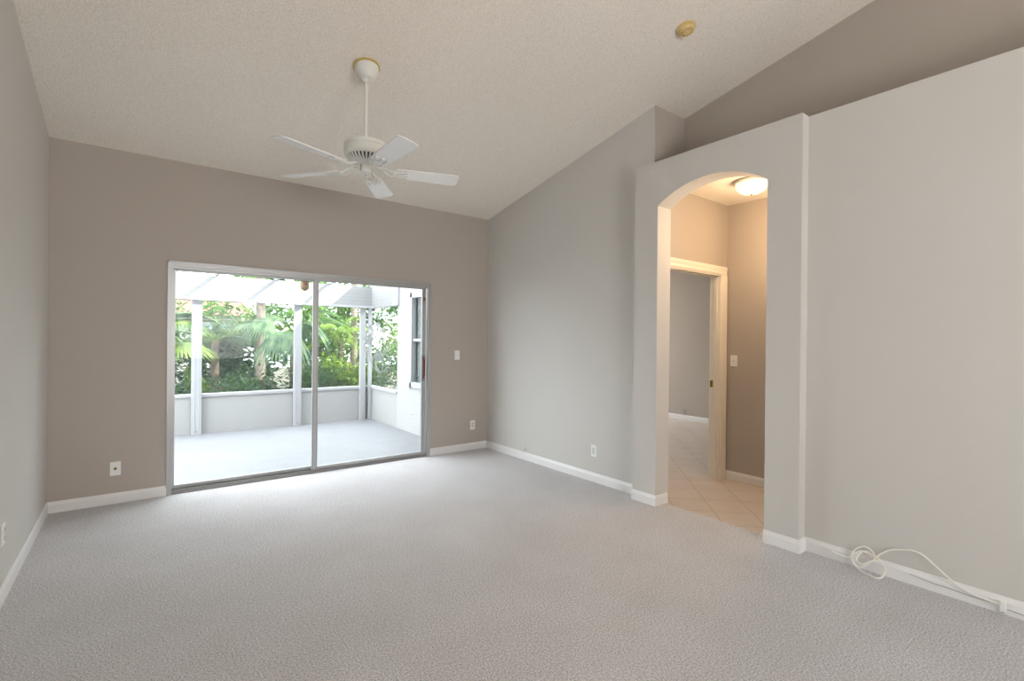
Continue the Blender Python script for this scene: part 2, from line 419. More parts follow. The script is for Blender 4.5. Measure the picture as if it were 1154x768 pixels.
# rear wall of the living room, behind the camera, with an opening added to let light in
bm = NB()
zt = zc(YREAR)
box(bm, -0.12, 1.3, -8.12, -8.0, -0.1, zt); box(bm, 2.9, XB+0.12, -8.12, -8.0, -0.1, zt)
box(bm, 1.3, 2.9, -8.12, -8.0, -0.1, 0.9); box(bm, 1.3, 2.9, -8.12, -8.0, 2.3, zt)
struct('wall_rear', bm, 'wall')

# baseboards ------------------------------------------------------------
BH, BT = 0.088, 0.014
def board(name, p0, p1, nrm, m='trim', h=BH, z=0.0):
    """p0,p1: wall line (x,y); nrm: into-room direction"""
    bm = NB(); n = Vector((nrm[0], nrm[1], 0)); a = Vector((p0[0], p0[1], z)); d = Vector((p1[0]-p0[0], p1[1]-p0[1], 0))
    prof = [(0, 0), (BT, 0), (BT, h*0.72), (BT*0.75, h*0.80), (BT*0.55, h*0.90), (BT*0.35, h), (0, h)]
    prism(bm, [a+n*u+Vector((0, 0, v)) for u, v in prof], d)
    return struct(name, bm, m)
board('baseboard_left', (0, 0), (0, YREAR), (1, 0))
board('baseboard_back', (0.0, 0), (DL-0.008, 0), (0, -1))
board('baseboard_back', (DR+0.008, 0), (XR, 0), (0, -1))
board('baseboard_right', (XR, 0), (XR, YA0), (-1, 0))
board('baseboard_arch', (XA, YA0-0.0), (XA, YO0-BT), (-1, 0))
board('baseboard_arch', (XA, YO0), (XAB-0.02, YO0), (0, -1))
board('baseboard_arch', (XA, YO1+0.004), (XA, YA1-BT), (-1, 0))
board('baseboard_arch', (XA, YA1), (XW-BT, YA1), (0, -1))
board('baseboard_right', (XW, YA1), (XW, YREAR), (-1, 0))
board('baseboard_hall', (XH, YC), (XH, -7.6), (-1, 0), z=-0.006)
board('baseboard_bedroom', (8.40, YC+0.11), (8.40, 1.95), (-1, 0), z=-0.006)

# ------------------------------------------------------------------ hall doorway casing (door_2)
d2 = bpy.data.objects.new('door_2', None); COL.objects.link(d2); d2.location = ((DX0+DX1)/2, YC, 0); d2['kind'] = 'structure'
def loc_bm(bm, L): bmesh.ops.translate(bm, verts=bm.verts, vec=-Vector(L)); return bm
L2 = d2.location.copy()
def casing_leg(x_in, sgn):
    bm = NB(); cw = 0.085
    prof = [(0, 0), (0, 0.010), (cw*0.2, 0.016), (cw*0.45, 0.013), (cw*0.7, 0.019), (cw*0.95, 0.021), (cw, 0.016), (cw, 0)]
    prism(bm, [(x_in+sgn*u, YC-v, -0.006) for u, v in prof], (0, 0, DZ+0.006+ (0 if True else 0)))
    return loc_bm(bm, L2)
obj('casing', casing_leg(DX1+0.005, 1), 'cream_trim', d2)
obj('casing', casing_leg(DX0-0.005, -1), 'cream_trim', d2)
bm = NB(); cw = 0.085
prof = [(0, 0), (0, 0.010), (cw*0.2, 0.016), (cw*0.45, 0.013), (cw*0.7, 0.019), (cw*0.95, 0.021), (cw, 0.016), (cw, 0)]
prism(bm, [(DX0-0.09, YC-v, DZ+0.0+u) for u, v in prof], (DX1-DX0+0.18, 0, 0))
obj('casing', loc_bm(bm, L2), 'cream_trim', d2)
bm = NB()
box(bm, DX1-0.012, DX1+0.005, YC-0.002, YC+0.114, -0.006, DZ); box(bm, DX0-0.005, DX0+0.012, YC-0.002, YC+0.114, -0.006, DZ)
box(bm, DX0+0.012, DX1-0.012, YC-0.002, YC+0.114, DZ-0.012, DZ+0.004)
box(bm, DX1-0.024, DX1-0.012, YC+0.03, YC+0.065, -0.006, DZ-0.012); box(bm, DX0+0.012, DX1-0.024, YC+0.03, YC+0.065, DZ-0.024, DZ-0.012)
obj('door_jamb', loc_bm(bm, L2), 'cream_trim', d2, bevel=0.002)
bm = NB(); box(bm, DX1-0.0145, DX1-0.0115, YC+0.066, YC+0.104, 0.935, 1.005); 
o = obj('strike_plate', loc_bm(bm, L2), 'brass', d2, bevel=0.001); o['label'] = 'brass strike plate'

# ------------------------------------------------------------------ sliding glass door (door_1)
d1 = bpy.data.objects.new('door_1', None); COL.objects.link(d1); d1.location = (0, 0, 0); d1['kind'] = 'structure'
bm = NB(); fw = 0.030
box(bm, DL, DL+fw, -0.006, 0.135, 0, DT); box(bm, DR-fw, DR, -0.006, 0.135, 0, DT)
box(bm, DL+fw, DR-fw, -0.006, 0.135, DT-fw, DT)
# lips standing slightly proud of the wall
box(bm, DL-0.012, DL+0.004, -0.012, 0.0, 0, DT+0.014); box(bm, DR-0.004, DR+0.012, -0.012, 0.0, 0, DT+0.014); box(bm, DL-0.012, DR+0.012, -0.012, 0.0, DT-0.002, DT+0.014)
# track ribs in the head
box(bm, DL+fw, DR-fw, 0.0, 0.012, DT-fw-0.022, DT-fw); box(bm, DL+fw, DR-fw, 0.058, 0.066, DT-fw-0.022, DT-fw)
obj('door_frame', bm, 'alu', d1, bevel=0.0015)
bm = NB(); box(bm, DL+fw, DR-fw, -0.004, 0.135, 0.0, 0.018)
for y in (0.010, 0.040, 0.066, 0.092): box(bm, DL+fw, DR-fw, y-0.003, y+0.003, 0.018, 0.030)
obj('door_track', bm, 'alu_dark', d1)
def panel(name, x0, x1, y, sl, sr):
    bm = NB(); z0, z1 = 0.030, DT-fw-0.004; st = 0.055; t = 0.013
    box(bm, x0, x0+sl, y-t, y+t, z0, z1); box(bm, x1-sr, x1, y-t, y+t, z0, z1)
    box(bm, x0+sl, x1-sr, y-t, y+t, z0, z0+0.032); box(bm, x0+sl, x1-sr, y-t, y+t, z1-0.030, z1)
    bmesh.ops.remove_doubles(bm, verts=bm.verts, dist=1e-4)
    p = obj(name, bm, 'alu', d1, bevel=0.002)
    bm = NB(); box(bm, x0+sl-0.006, x1-sr+0.006, y-0.003, y+0.003, z0+0.026, z1-0.024)
    obj('glass_pane', bm, 'glass', p)
    return p
pf = panel('fixed_panel', DL+fw, 2.075, 0.088, 0.022, 0.050)
ps = panel('sliding_panel', 2.010, DR-fw-0.012, 0.036, 0.055, 0.052)
bm = NB(); box(bm, 2.014, 2.020, 0.020, 0.0228, 0.04, 2.0); box(bm, 2.052, 2.057, 0.020, 0.0228, 0.04, 2.0)
obj('stile_gasket', bm, 'alu_dark', ps)
# pull handle: grooved reddish wood grip on a metal bracket
bm = NB()
prism(bm, [(3.262, 0.022, 0.925), (3.262, 0.022, 1.19), (3.262, -0.004, 1.175), (3.262, -0.016, 1.15), (3.262, -0.016, 0.965), (3.262, -0.004, 0.94)], (0.020, 0, 0))
h = obj('handle', bm, 'redwood', ps, bevel=0.004); h['label'] = 'reddish brown wooden pull'
bm = NB(); box(bm, 3.255, 3.300, 0.016, 0.0235, 0.90, 1.215); obj('handle_plate', bm, 'alu_dark', ps, bevel=0.002)
bm = NB(); box(bm, 3.275, 3.295, 0.010, 0.023, 1.86, 1.90); lathe(bm, [(0.006, 0), (0.006, 0.012), (0, 0.014)], 10, Matrix.Translation((3.285, 0.010, 1.88)) @ Matrix.Rotation(PI/2, 4, 'X'))
obj('latch', bm, 'brass', ps)
# etched flower decal on the inner face of the sliding glass
bm = NB()
DY = 0.030
def strip(pts, w0, w1, wm=None):
    P = smooth_pts([(p[0], DY, p[1]) for p in pts], 8); n = len(P); L = []; Rr = []
    for i, p in enumerate(P):
        t = i/(n-1); t3 = (P[min(i+1, n-1)]-P[max(i-1, 0)]).normalized(); nn = Vector((-t3.z, 0, t3.x))
        ww = (w0*(1-t)+w1*t) if wm is None else (wm*math.sin(PI*max(0.03, min(0.97, t))))
        L.append(p+nn*ww); Rr.append(p-nn*ww)
    for i in range(n-1):
        f = [bm.verts.new(v) for v in (L[i], L[i+1], Rr[i+1], Rr[i])]
        bm.faces.new(f)
def petal(cx, cz, ang, ln, wd):
    pts = [(cx+ln*t*math.cos(ang), cz+ln*t*math.sin(ang)) for t in (0, 0.33, 0.66, 1)]
    strip(pts, 0, 0, wd)
fcx, fcz = 2.705, 1.47
for k in range(6): petal(fcx+0.02*math.cos(k*PI/3+0.4), fcz+0.02*math.sin(k*PI/3+0.4), k*PI/3+0.4, 0.105, 0.026)
for k in range(5): petal(2.605, 1.38, k*2*PI/5+0.2, 0.070, 0.017)
for k in range(5): petal(2.72, 1.21, k*2*PI/5+0.9, 0.070, 0.018)
strip([(2.66, 1.42), (2.62, 1.25), (2.66, 1.10), (2.75, 1.01)], 0.010, 0.004)
strip([(2.79, 1.46), (2.84, 1.38), (2.83, 1.28), (2.76, 1.22)], 0.010, 0.005)
strip([(2.76, 1.40), (2.80, 1.34), (2.79, 1.29), (2.74, 1.26)], 0.006, 0.003)
strip([(2.82, 1.22), (2.86, 1.15), (2.82, 1.06), (2.76, 1.01)], 0.010, 0.004)
strip([(2.70, 1.20), (2.69, 1.12), (2.72, 1.05), (2.755, 1.02)], 0.016, 0.006)
strip([(2.66, 1.20), (2.65, 1.12), (2.68, 1.06)], 0.012, 0.004)
strip([(2.75, 1.18), (2.78, 1.11), (2.765, 1.04)], 0.012, 0.003)
strip([(2.60, 1.30), (2.585, 1.22), (2.60, 1.14)], 0.014, 0.004)
strip([(2.58, 1.40), (2.60, 1.50), (2.66, 1.57)], 0.010, 0.004)
strip([(2.55, 1.36), (2.56, 1.28), (2.60, 1.20)], 0.008, 0.003)
bmesh.ops.recalc_face_normals(bm, faces=bm.faces[:])
r = bmesh.ops.extrude_face_region(bm, geom=bm.faces[:]); bmesh.ops.translate(bm, verts=[v for v in r['geom'] if isinstance(v, bmesh.types.BMVert)], vec=(0, 0.001, 0))
o = obj('etched_decal', bm, 'etched', ps); o['label'] = 'white etched flower decal'

# ------------------------------------------------------------------ wall plates
def plate(name, label, cat, loc, rz, kind, group=None):
    """local frame: plate in XZ plane, facing -Y"""
    t = thing(name, label, cat, loc, rz, group)
    bm = NB(); box(bm, -0.036, 0.036, -0.006, 0, -0.058, 0.058); obj('cover_plate', bm, 'plastic', t, bevel=0.003)
    if kind == 'duplex':
        for s in (-1, 1):
            bm = NB(); lathe(bm, [(0.0165, 0), (0.0165, 0.003), (0, 0.003)], 20, Matrix.Translation((0, -0.006, s*0.022)) @ Matrix.Rotation(PI/2, 4, 'X'))
            so_ = obj('socket', bm, 'grey_socket', t)
            for x in (-0.006, 0.006):
                bm = NB(); box(bm, x-0.0012, x+0.0012, -0.0096, -0.0088, s*0.022-0.001, s*0.022+0.008); obj('slot', bm, 'slot', so_)
            bm = NB(); lathe(bm, [(0.0022, 0), (0.0022, 0.0006), (0, 0.0006)], 8, Matrix.Translation((0, -0.009, s*0.022-0.008)) @ Matrix.Rotation(PI/2, 4, 'X'))
            obj('ground_hole', bm, 'slot', so_)
    elif kind == 'decora':
        bm = NB(); box(bm, -0.0165, 0.0165, -0.009, -0.005, -0.034, 0.034); so_ = obj('socket', bm, 'grey_socket', t, bevel=0.001)
        for s in (-1, 1):
            for x in (-0.006, 0.006):
                bm = NB(); box(bm, x-0.0014, x+0.0014, -0.0098, -0.0088, s*0.017-0.001, s*0.017+0.008); obj('slot', bm, 'slot', so_)
    elif kind == 'toggle2':
        for x in (-0.0,):
            bm = NB(); box(bm, -0.006, 0.006, -0.0075, -0.005, -0.013, 0.013)
            obj('switch_surround', bm, 'grey_socket', t)
            bm = NB(); prism(bm, [(-0.004, -0.006, -0.006), (-0.004, -0.006, 0.008), (-0.004, -0.018, 0.012), (-0.004, -0.018, 0.006)], (0.008, 0, 0))
            obj('toggle', bm, 'plastic', t, bevel=0.001)
    elif kind == 'coax':
        bm = NB(); lathe(bm, [(0.011, 0), (0.011, 0.006), (0.007, 0.008), (0.0, 0.008)], 6, Matrix.Translation((0, -0.006, 0)) @ Matrix.Rotation(PI/2, 4, 'X'))
        obj('brass_nut', bm, 'brass', t)
        bm = NB(); lathe(bm, [(0.0055, 0), (0.0055, 0.014), (0, 0.014)], 12, Matrix.Translation((0, -0.013, 0)) @ Matrix.Rotation(PI/2, 4, 'X'))
        obj('coax_stub', bm, 'brass', t)
    for s in (-1, 1):
        bm = NB(); lathe(bm, [(0.0028, 0), (0.0028, 0.001), (0, 0.0015)], 10, Matrix.Translation((0, -0.006, s*0.048)) @ Matrix.Rotation(PI/2, 4, 'X'))
        obj('screw', bm, 'plastic', t)
    return t
plate('cable_outlet', 'white wall plate with a brass coax jack, left of the sliding door', 'wall outlet', (0.423, 0, 0.292), 0, 'coax')
plate('light_switch', 'white switch plate on the back wall right of the sliding door', 'switch', (3.731, 0, 1.206), 0, 'toggle2')
plate('wall_outlet', 'white power outlet low on the back wall, near the right corner', 'wall outlet', (3.969, 0, 0.313), 0, 'decora')
plate('wall_outlet', 'white power outlet low on the right wall before the arched wall', 'wall outlet', (XR, -1.895, 0.305), -PI/2, 'decora')
plate('wall_outlet', 'white power outlet low on the left wall at the picture edge', 'wall outlet', (0, -1.585, 0.348), PI/2, 'duplex')
plate('light_switch', 'white switch plate in the hallway beside the door casing', 'switch', (XH, -2.671, 1.21), -PI/2, 'toggle2')

# ------------------------------------------------------------------ ceiling fan
FX, FY = 1.845, -1.859
FZ = zc(FY)
fan = thing('ceiling_fan', 'white five-blade ceiling fan hanging on a rod from the sloped ceiling', 'ceiling fan', (FX, FY, FZ))
tilt = Matrix.Rotation(-math.atan(SL), 4, 'X')
bm = NB(); lathe(bm, [(0.088, 0.0), (0.092, -0.004), (0.092, -0.012), (0.086, -0.014)], 40, tilt)
o = obj('canopy_ring', bm, 'gold', fan, smooth=True); o['label'] = 'yellowed gold ring'
bm = NB(); lathe(bm, [(0.084, -0.012), (0.083, -0.030), (0.076, -0.055), (0.060, -0.078), (0.044, -0.090), (0.040, -0.096), (0.026, -0.100)], 40, tilt)
can = obj('canopy', bm, 'fan_white', fan, smooth=True)
bm = NB(); lathe(bm, [(0.0, -0.082), (0.020, -0.086), (0.028, -0.098), (0.024, -0.112), (0.014, -0.120)], 24)
obj('ball_joint', bm, 'grey_socket', can, smooth=True)
ZM = 2.800 - FZ   # motor top in local z
bm = NB(); tube(bm, [(0, 0, -0.09), (0, 0, ZM-0.005)], 0.0125, 16); obj('downrod', bm, 'fan_white', fan, smooth=True)
bm = NB(); lathe(bm, [(0.018, ZM+0.02), (0.022, ZM+0.002), (0.06, ZM-0.004), (0.128, ZM-0.008), (0.145, ZM-0.014), (0.149, ZM-0.024), (0.148, ZM-0.036), (0.143, ZM-0.040), (0.143, ZM-0.047), (0.149, ZM-0.051), (0.150, ZM-0.075), (0.146, ZM-0.098), (0.136, ZM-0.108)], 56)
mo = obj('motor_housing', bm, 'fan_white', fan, smooth=True)
# vented lower bowl: solid cone plus dark slots with ribs
bm = NB(); lathe(bm, [(0.128, ZM-0.104), (0.112, ZM-0.128), (0.070, ZM-0.142)], 48)
obj('vent_bowl', bm, 'slot', mo, smooth=True)
bm = NB()
for k in range(30):
    a = 2*PI*k/30
    Mx = Matrix.Rotation(a, 4, 'Z')
    prism(bm, [Mx @ Vector(p) for p in ((0.138, -0.0068, ZM-0.102), (0.117, -0.0060, ZM-0.131), (0.070, -0.0040, ZM-0.147), (0.070, -0.0040, ZM-0.140), (0.112, -0.006, ZM-0.124), (0.130, -0.0068, ZM-0.100))], (Mx @ Vector((0, 1, 0)))*0.0125)
obj('vent_ribs', bm, 'fan_white', mo)
bm = NB(); lathe(bm, [(0.070, ZM-0.138), (0.072, ZM-0.150), (0.060, ZM-0.156), (0.036, ZM-0.158), (0.036, ZM-0.205), (0.033, ZM-0.212), (0.010, ZM-0.215), (0, ZM-0.215)], 36)
obj('switch_housing', bm, 'fan_white', fan, smooth=True)
bm = NB(); pts = [(0.036, -0.01, ZM-0.185), (0.044, -0.012, ZM-0.187), (0.045, -0.012, ZM-0.20), (0.045, -0.012, ZM-0.245)]; tube(bm, pts, 0.0016, 6)
lathe(bm, [(0, 0), (0.003, -0.004), (0.004, -0.014), (0, -0.018)], 10, Matrix.Translation((0.045, -0.012, ZM-0.245)))
obj('pull_chain', bm, 'alu', fan)
ZB = 2.604 - FZ
def blade(ang):
    R = Matrix.Rotation(ang, 4, 'Z') @ Matrix.Translation((0, 0, ZB)) @ Matrix.Rotation(math.radians(-12), 4, 'X')
    bm = NB(); pts = []
    w0, w1 = 0.060, 0.075
    x0, x1 = 0.205, 0.674
    prof = [(x0, -w0+0.008), (x0+0.008, -w0)]
    prof += [(x1-0.035, -w1), (x1-0.012, -w1+0.008), (x1-0.002, -w1+0.026), (x1, 0), (x1-0.002, w1-0.026), (x1-0.012, w1-0.008), (x1-0.035, w1), (x0+0.008, w0), (x0, w0-0.008)]
    prism(bm, [(p[0], p[1], 0) for p in prof], (0, 0, 0.007)); bmesh.ops.transform(bm, matrix=R, verts=bm.verts)
    b = obj('blade', bm, 'fan_blade', fan, bevel=0.0015)
    # ornate forked blade iron, running from the motor underside out under the blade
    bm = NB()
    R2 = Matrix.Rotation(ang, 4, 'Z') @ Matrix.Translation((0, 0, ZB))
    def arm(side):
        p = [(0.085, side*0.010, 0.026), (0.12, side*0.018, 0.018), (0.150, side*0.034, 0.002), (0.185, side*0.042, -0.010), (0.215, side*0.030, -0.008), (0.245, side*0.034, -0.007), (0.285, side*0.040, -0.006)]
        tube(bm, smooth_pts(p, 5), 0.0065, 8)
    arm(1); arm(-1)
    tube(bm, smooth_pts([(0.085, 0, 0.026), (0.14, 0, 0.010), (0.19, 0, -0.010), (0.235, 0, -0.008), (0.30, 0, -0.006)], 5), 0.007, 8)
    for s in (-1, 1):
        c = [(0.205+0.016*math.cos(t), s*0.017+0.013*math.sin(t), -0.010) for t in [i*PI/5 for i in range(11)]]
        tube(bm, c, 0.0042, 6)
    bmesh.ops.transform(bm, matrix=R2 @ Matrix.Rotation(math.radians(-6), 4, 'X'), verts=bm.verts)
    for (sx, sy) in ((0.285, 0.038), (0.285, -0.038), (0.298, 0.0)):
        lathe(bm, [(0.009, -0.010), (0.009, -0.004), (0.006, 0.004)], 10, R @ Matrix.Translation((sx, sy, 0)))
    obj('blade_bracket', bm, 'fan_white', b, smooth=True)
for k in range(5): blade(math.radians(-160.5+72*k))

# ------------------------------------------------------------------ smoke detector on the ceiling
sm = thing('smoke_detector', 'small round yellowed smoke detector on the sloped ceiling', 'smoke detector', (3.627, -3.253, zc(-3.253)))
bm = NB(); lathe(bm, [(0.066, 0.002), (0.066, -0.010), (0.060, -0.014)], 36, tilt); obj('base_ring', bm, 'yellow_plastic', sm, smooth=True)
bm = NB(); lathe(bm, [(0.056, -0.012), (0.054, -0.028), (0.046, -0.036), (0.024, -0.040), (0, -0.040)], 36, tilt); cv = obj('cover', bm, 'yellow_plastic', sm, smooth=True)
bm = NB()
for k in range(12):
    a = 2*PI*k/12
    box(bm, -0.004, 0.004, 0.026, 0.044, -0.0395, -0.0375)
    bmesh.ops.rotate(bm, cent=(0, 0, 0), matrix=Matrix.Rotation(2*PI/12, 3, 'Z'), verts=bm.verts)
bmesh.ops.transform(bm, matrix=tilt, verts=bm.verts)
obj('grille', bm, 'yellow_dark', cv)

# ------------------------------------------------------------------ hallway ceiling lamp
HLX, HLY = 4.80, -3.14
hl = thing('hall_ceiling_lamp', 'lit round glass flush ceiling lamp seen through the archway', 'ceiling lamp', (HLX, HLY, ZH))
bm = NB(); lathe(bm, [(0.125, 0.0), (0.135, -0.008), (0.135, -0.022), (0.128, -0.026)], 40); obj('ceiling_pan', bm, 'fan_white', hl, smooth=True)
bm = NB(); lathe(bm, [(0.128, -0.024), (0.130, -0.040), (0.124, -0.064), (0.104, -0.090), (0.072, -0.108), (0.034, -0.117), (0.008, -0.118)], 40)
gs = obj('glass_shade', bm, 'lamp_glass', hl, smooth=True)
bm = NB(); lathe(bm, [(0.0, -0.112), (0.010, -0.116), (0.011, -0.126), (0.006, -0.132), (0, -0.134)], 16); obj('finial', bm, 'brass', hl, smooth=True)
pd = bpy.data.lights.new('hall_lamp_bulb', 'POINT'); pd.energy = HALL_POWER; pd.color = (1.0, 0.70, 0.42); pd.shadow_soft_size = 0.12
po = bpy.data.objects.new('hall_lamp_bulb', pd); COL.objects.link(po); po.location = (HLX, HLY-0.25, ZH-0.42)

bl = bpy.data.lights.new('bedroom_fill_light', 'POINT'); bl.energy = 45; bl.color = (1.0, 0.9, 0.78); bl.shadow_soft_size = 0.15  # added fill light that brightens the bedroom, no fixture modelled
bo = bpy.data.objects.new('bedroom_fill_light', bl); COL.objects.link(bo); bo.location = (7.0, 1.2, 1.9)

# ------------------------------------------------------------------ cables at the right wall
bm = NB()
wrap = []
for i in range(60):
    a = i/59*2*PI*5; wrap.append((4.139+0.007*math.cos(a), -4.135-0.016*i/59, 0.066+0.028*math.sin(a)))
tube(bm, smooth_pts([(4.150, -4.020, 0.054), (4.138, -4.055, 0.052), (4.130, -4.108, 0.052), (4.130, -4.135, 0.060)], 6), 0.0042)
tube(bm, wrap, 0.0036, 6)
loopA = [(4.135, -4.261, 0.096), (4.137, -4.242, 0.132), (4.145, -4.201, 0.145), (4.140, -4.159, 0.12), (4.135, -4.13, 0.068), (4.128, -4.145, 0.032), (4.105, -4.191, 0.006), (4.073, -4.248, 0.006), (4.068, -4.290, 0.006), (4.105, -4.306, 0.014), (4.125, -4.31, 0.060), (4.132, -4.283, 0.092)]
tube(bm, smooth_pts(loopA, 6, True), 0.0042)
loopB = [(4.138, -4.259, 0.094), (4.135, -4.219, 0.044), (4.130, -4.182, 0.018), (4.132, -4.148, 0.030), (4.132, -4.143, 0.074), (4.144, -4.181, 0.112), (4.142, -4.227, 0.104)]
tube(bm, smooth_pts(loopB, 6, True), 0.0040)
loopC = [(4.130, -4.262, 0.092), (4.128, -4.225, 0.060), (4.120, -4.195, 0.040), (4.128, -4.165, 0.052), (4.140, -4.175, 0.095), (4.145, -4.215, 0.120)]
tube(bm, smooth_pts(loopC, 6, True), 0.0040)
knot = [(4.132+0.006*math.cos(a*3), -4.264+0.013*math.cos(a), 0.094+0.014*math.sin(a)) for a in [i*2*PI/20 for i in range(41)]]
tube(bm, knot, 0.0036, 8)
arcp = [(4.135, -4.261, 0.098), (4.137, -4.283, 0.13), (4.150, -4.331, 0.169), (4.155, -4.382, 0.186), (4.155, -4.436, 0.199), (4.155, -4.485, 0.187), (4.145, -4.544, 0.148), (4.138, -4.601, 0.106), (4.136, -4.656, 0.076), (4.134, -4.71, 0.060), (4.134, -4.762, 0.054), (4.137, -4.800, 0.051)]
tube(bm, smooth_pts(arcp, 6), 0.0044)
tag(obj('phone_cable', bm, 'cable', smooth=True), 'cream coiled cable looping over the baseboard of the right wall', 'cable')
t = thing('cable_jack_box', 'small white surface jack box on the right baseboard', 'cable jack', (4.156, -4.812, 0.043))
bm = NB(); box(bm, -0.022, 0, -0.012, 0.012, -0.028, 0.028); obj('housing', bm, 'plastic', t, bevel=0.003)
bm = NB(); box(bm, -0.018, -0.004, -0.008, 0.006, -0.0305, -0.027); obj('port', bm, 'slot', t)
bm = NB(); tube(bm, smooth_pts([(4.1525, -4.42, 0.060), (4.151, -4.52, 0.048), (4.151, -4.60, 0.047), (4.152, -4.686, 0.041), (4.151, -4.742, 0.043), (4.151, -4.797, 0.045)], 6), 0.0020)
tag(obj('thin_grey_wire', bm, 'cable_grey', smooth=True), 'thin grey wire along the right baseboard, ending at the jack box from the left', 'wire')
bm = NB(); tube(bm, smooth_pts([(4.150, -4.827, 0.032), (4.150, -4.86, 0.030), (4.150, -4.92, 0.028), (4.150, -5.2, 0.030), (4.150, -6.0, 0.030)], 6), 0.0022)
tag(obj('thin_grey_wire', bm, 'cable_grey', smooth=True), 'thin grey wire leaving the jack box towards the right picture edge', 'wire')
bm = NB(); tube(bm, smooth_pts([(4.062, -3.622, 0.070), (4.050, -3.603, 0.045), (4.045, -3.600, 0.018), (4.040, -3.625, 0.006), (4.046, -3.680, 0.006), (4.052, -3.740, 0.006)], 6), 0.0030)
tag(obj('short_cable_loop', bm, 'cable_white', smooth=True), 'short white cable bend at the right foot of the archway', 'cable')
bm = NB(); tube(bm, smooth_pts([(4.166, -0.800, 0.090), (4.158, -0.815, 0.118), (4.172, -0.835, 0.140), (4.160, -0.850, 0.112), (4.176, -0.830, 0.155)], 6), 0.0028)
tag(obj('cable_stub', bm, 'cable_grey', smooth=True), 'short grey cable stub above the right wall baseboard near the far corner', 'cable')
bm = NB(); tube(bm, smooth_pts([(8.385, -0.135, 0.08), (8.36, -0.15, 0.12), (8.37, -0.12, 0.17), (8.36, -0.16, 0.14), (8.38, -0.14, 0.19)], 6), 0.006)
tag(obj('cable_stub', bm, 'cable_grey', smooth=True), 'grey cable stub at the far wall of the room beyond the hall', 'cable')

# ------------------------------------------------------------------ patio
PZ = -0.02; YF = 3.20
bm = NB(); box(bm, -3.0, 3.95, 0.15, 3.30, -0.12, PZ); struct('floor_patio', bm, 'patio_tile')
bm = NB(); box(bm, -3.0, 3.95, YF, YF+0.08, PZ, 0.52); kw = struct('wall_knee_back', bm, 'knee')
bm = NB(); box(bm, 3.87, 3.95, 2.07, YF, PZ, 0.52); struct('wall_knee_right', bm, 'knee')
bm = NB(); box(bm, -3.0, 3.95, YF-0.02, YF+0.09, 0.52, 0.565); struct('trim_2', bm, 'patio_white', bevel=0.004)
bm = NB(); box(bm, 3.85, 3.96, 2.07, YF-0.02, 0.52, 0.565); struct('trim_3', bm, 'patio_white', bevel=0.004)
def post(label, x, w, y, d, z1=1.95, rib=True):
    bm = NB(); box(bm, x-w/2, x+w/2, y-d, y, PZ, z1)
    if rib:
        for s in (-1, 1): box(bm, x+s*w*0.22-0.008, x+s*w*0.22+0.008, y-d-0.006, y-d, PZ+0.03, z1)
    t = thing('patio_post', label, 'post', (x, y-d/2, PZ), 0)
    for v in bm.verts: v.co -= Vector((x, y-d/2, PZ))
    obj('shaft', bm, 'patio_white', t, bevel=0.003)
    bm = NB(); lathe(bm, [(0.010, -0.006), (0.010, 0), (0.004, 0.004), (0, 0.004)], 10, Matrix.Translation((0, -d/2-0.004, 0.05)) @ Matrix.Rotation(PI/2, 4, 'X'))
    obj('bolt', bm, 'alu_dark', t)
post('white patio post at the left, seen through the fixed glass panel', 1.25, 0.125, YF-0.022, 0.05)
post('white patio post behind the middle of the sliding door', 2.63, 0.115, YF-0.022, 0.05)
post('white patio post beyond the left frame edge of the glass door', -0.15, 0.125, YF-0.022, 0.05)
post('wider white post of the pair at the patio corner', 3.705, 0.10, YF-0.022, 0.05)
post('narrow white post in the patio corner, right of its wider neighbour', 3.835, 0.060, YF-0.022, 0.06, rib=False)
# siding band under the rafters and its return on the right
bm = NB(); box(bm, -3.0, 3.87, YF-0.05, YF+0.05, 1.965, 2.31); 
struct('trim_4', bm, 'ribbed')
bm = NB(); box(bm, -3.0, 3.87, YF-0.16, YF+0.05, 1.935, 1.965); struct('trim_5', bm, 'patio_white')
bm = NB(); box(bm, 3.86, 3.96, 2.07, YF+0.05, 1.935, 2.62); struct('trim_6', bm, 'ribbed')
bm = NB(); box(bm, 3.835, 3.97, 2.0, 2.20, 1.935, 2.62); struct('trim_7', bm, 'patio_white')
for i, x in enumerate((-0.97, -0.14, 0.68, 1.50, 2.32, 3.13)):
    bm = NB(); box(bm, -0.02, 0.02, 0, 3.05, -0.07, -0.02)
    o = obj('roof_rafter', bm, 'patio_white', loc=(x, 0.2, 2.385), bevel=0.003)
    tag(o, ['white patio roof rafter farthest left, outside the view', 'white patio roof rafter second from the left, over the unseen patio end', 'white patio roof rafter above the left edge of the glass door',
            'white patio roof rafter whose end meets the siding band over the left post', 'white patio roof rafter meeting the siding band left of the brown porch lamp', 'white patio roof rafter meeting the siding band right of the door mullion'][i], 'rafter', 'rafters over the patio')
# insect screens in the openings
def screen(label, pts, d):
    bm = NB(); prism(bm, pts, d); return bm
t = thing('insect_screen', 'fine pale insect screen filling the long opening over the patio knee wall', 'screen', (0, YF+0.02, 0.565))
bm = NB(); prism(bm, [(-3.0, 0, 0), (3.86, 0, 0), (3.86, 0, 1.37), (-3.0, 0, 1.37)], (0, 0.002, 0)); obj('mesh', bm, 'screen', t)
bm = NB(); box(bm, -3.0, 3.86, -0.004, 0.004, 1.095, 1.102); obj('spline_bar', bm, 'alu_dark', t)
t = thing('insect_screen', 'fine pale insect screen beside the stucco wall at the patio right end', 'screen', (3.91, 2.07, 0.565))
bm = NB(); prism(bm, [(0, 0, 0), (0, 1.12, 0), (0, 1.12, 1.37), (0, 0, 1.37)], (0.002, 0, 0)); obj('mesh', bm, 'screen', t)
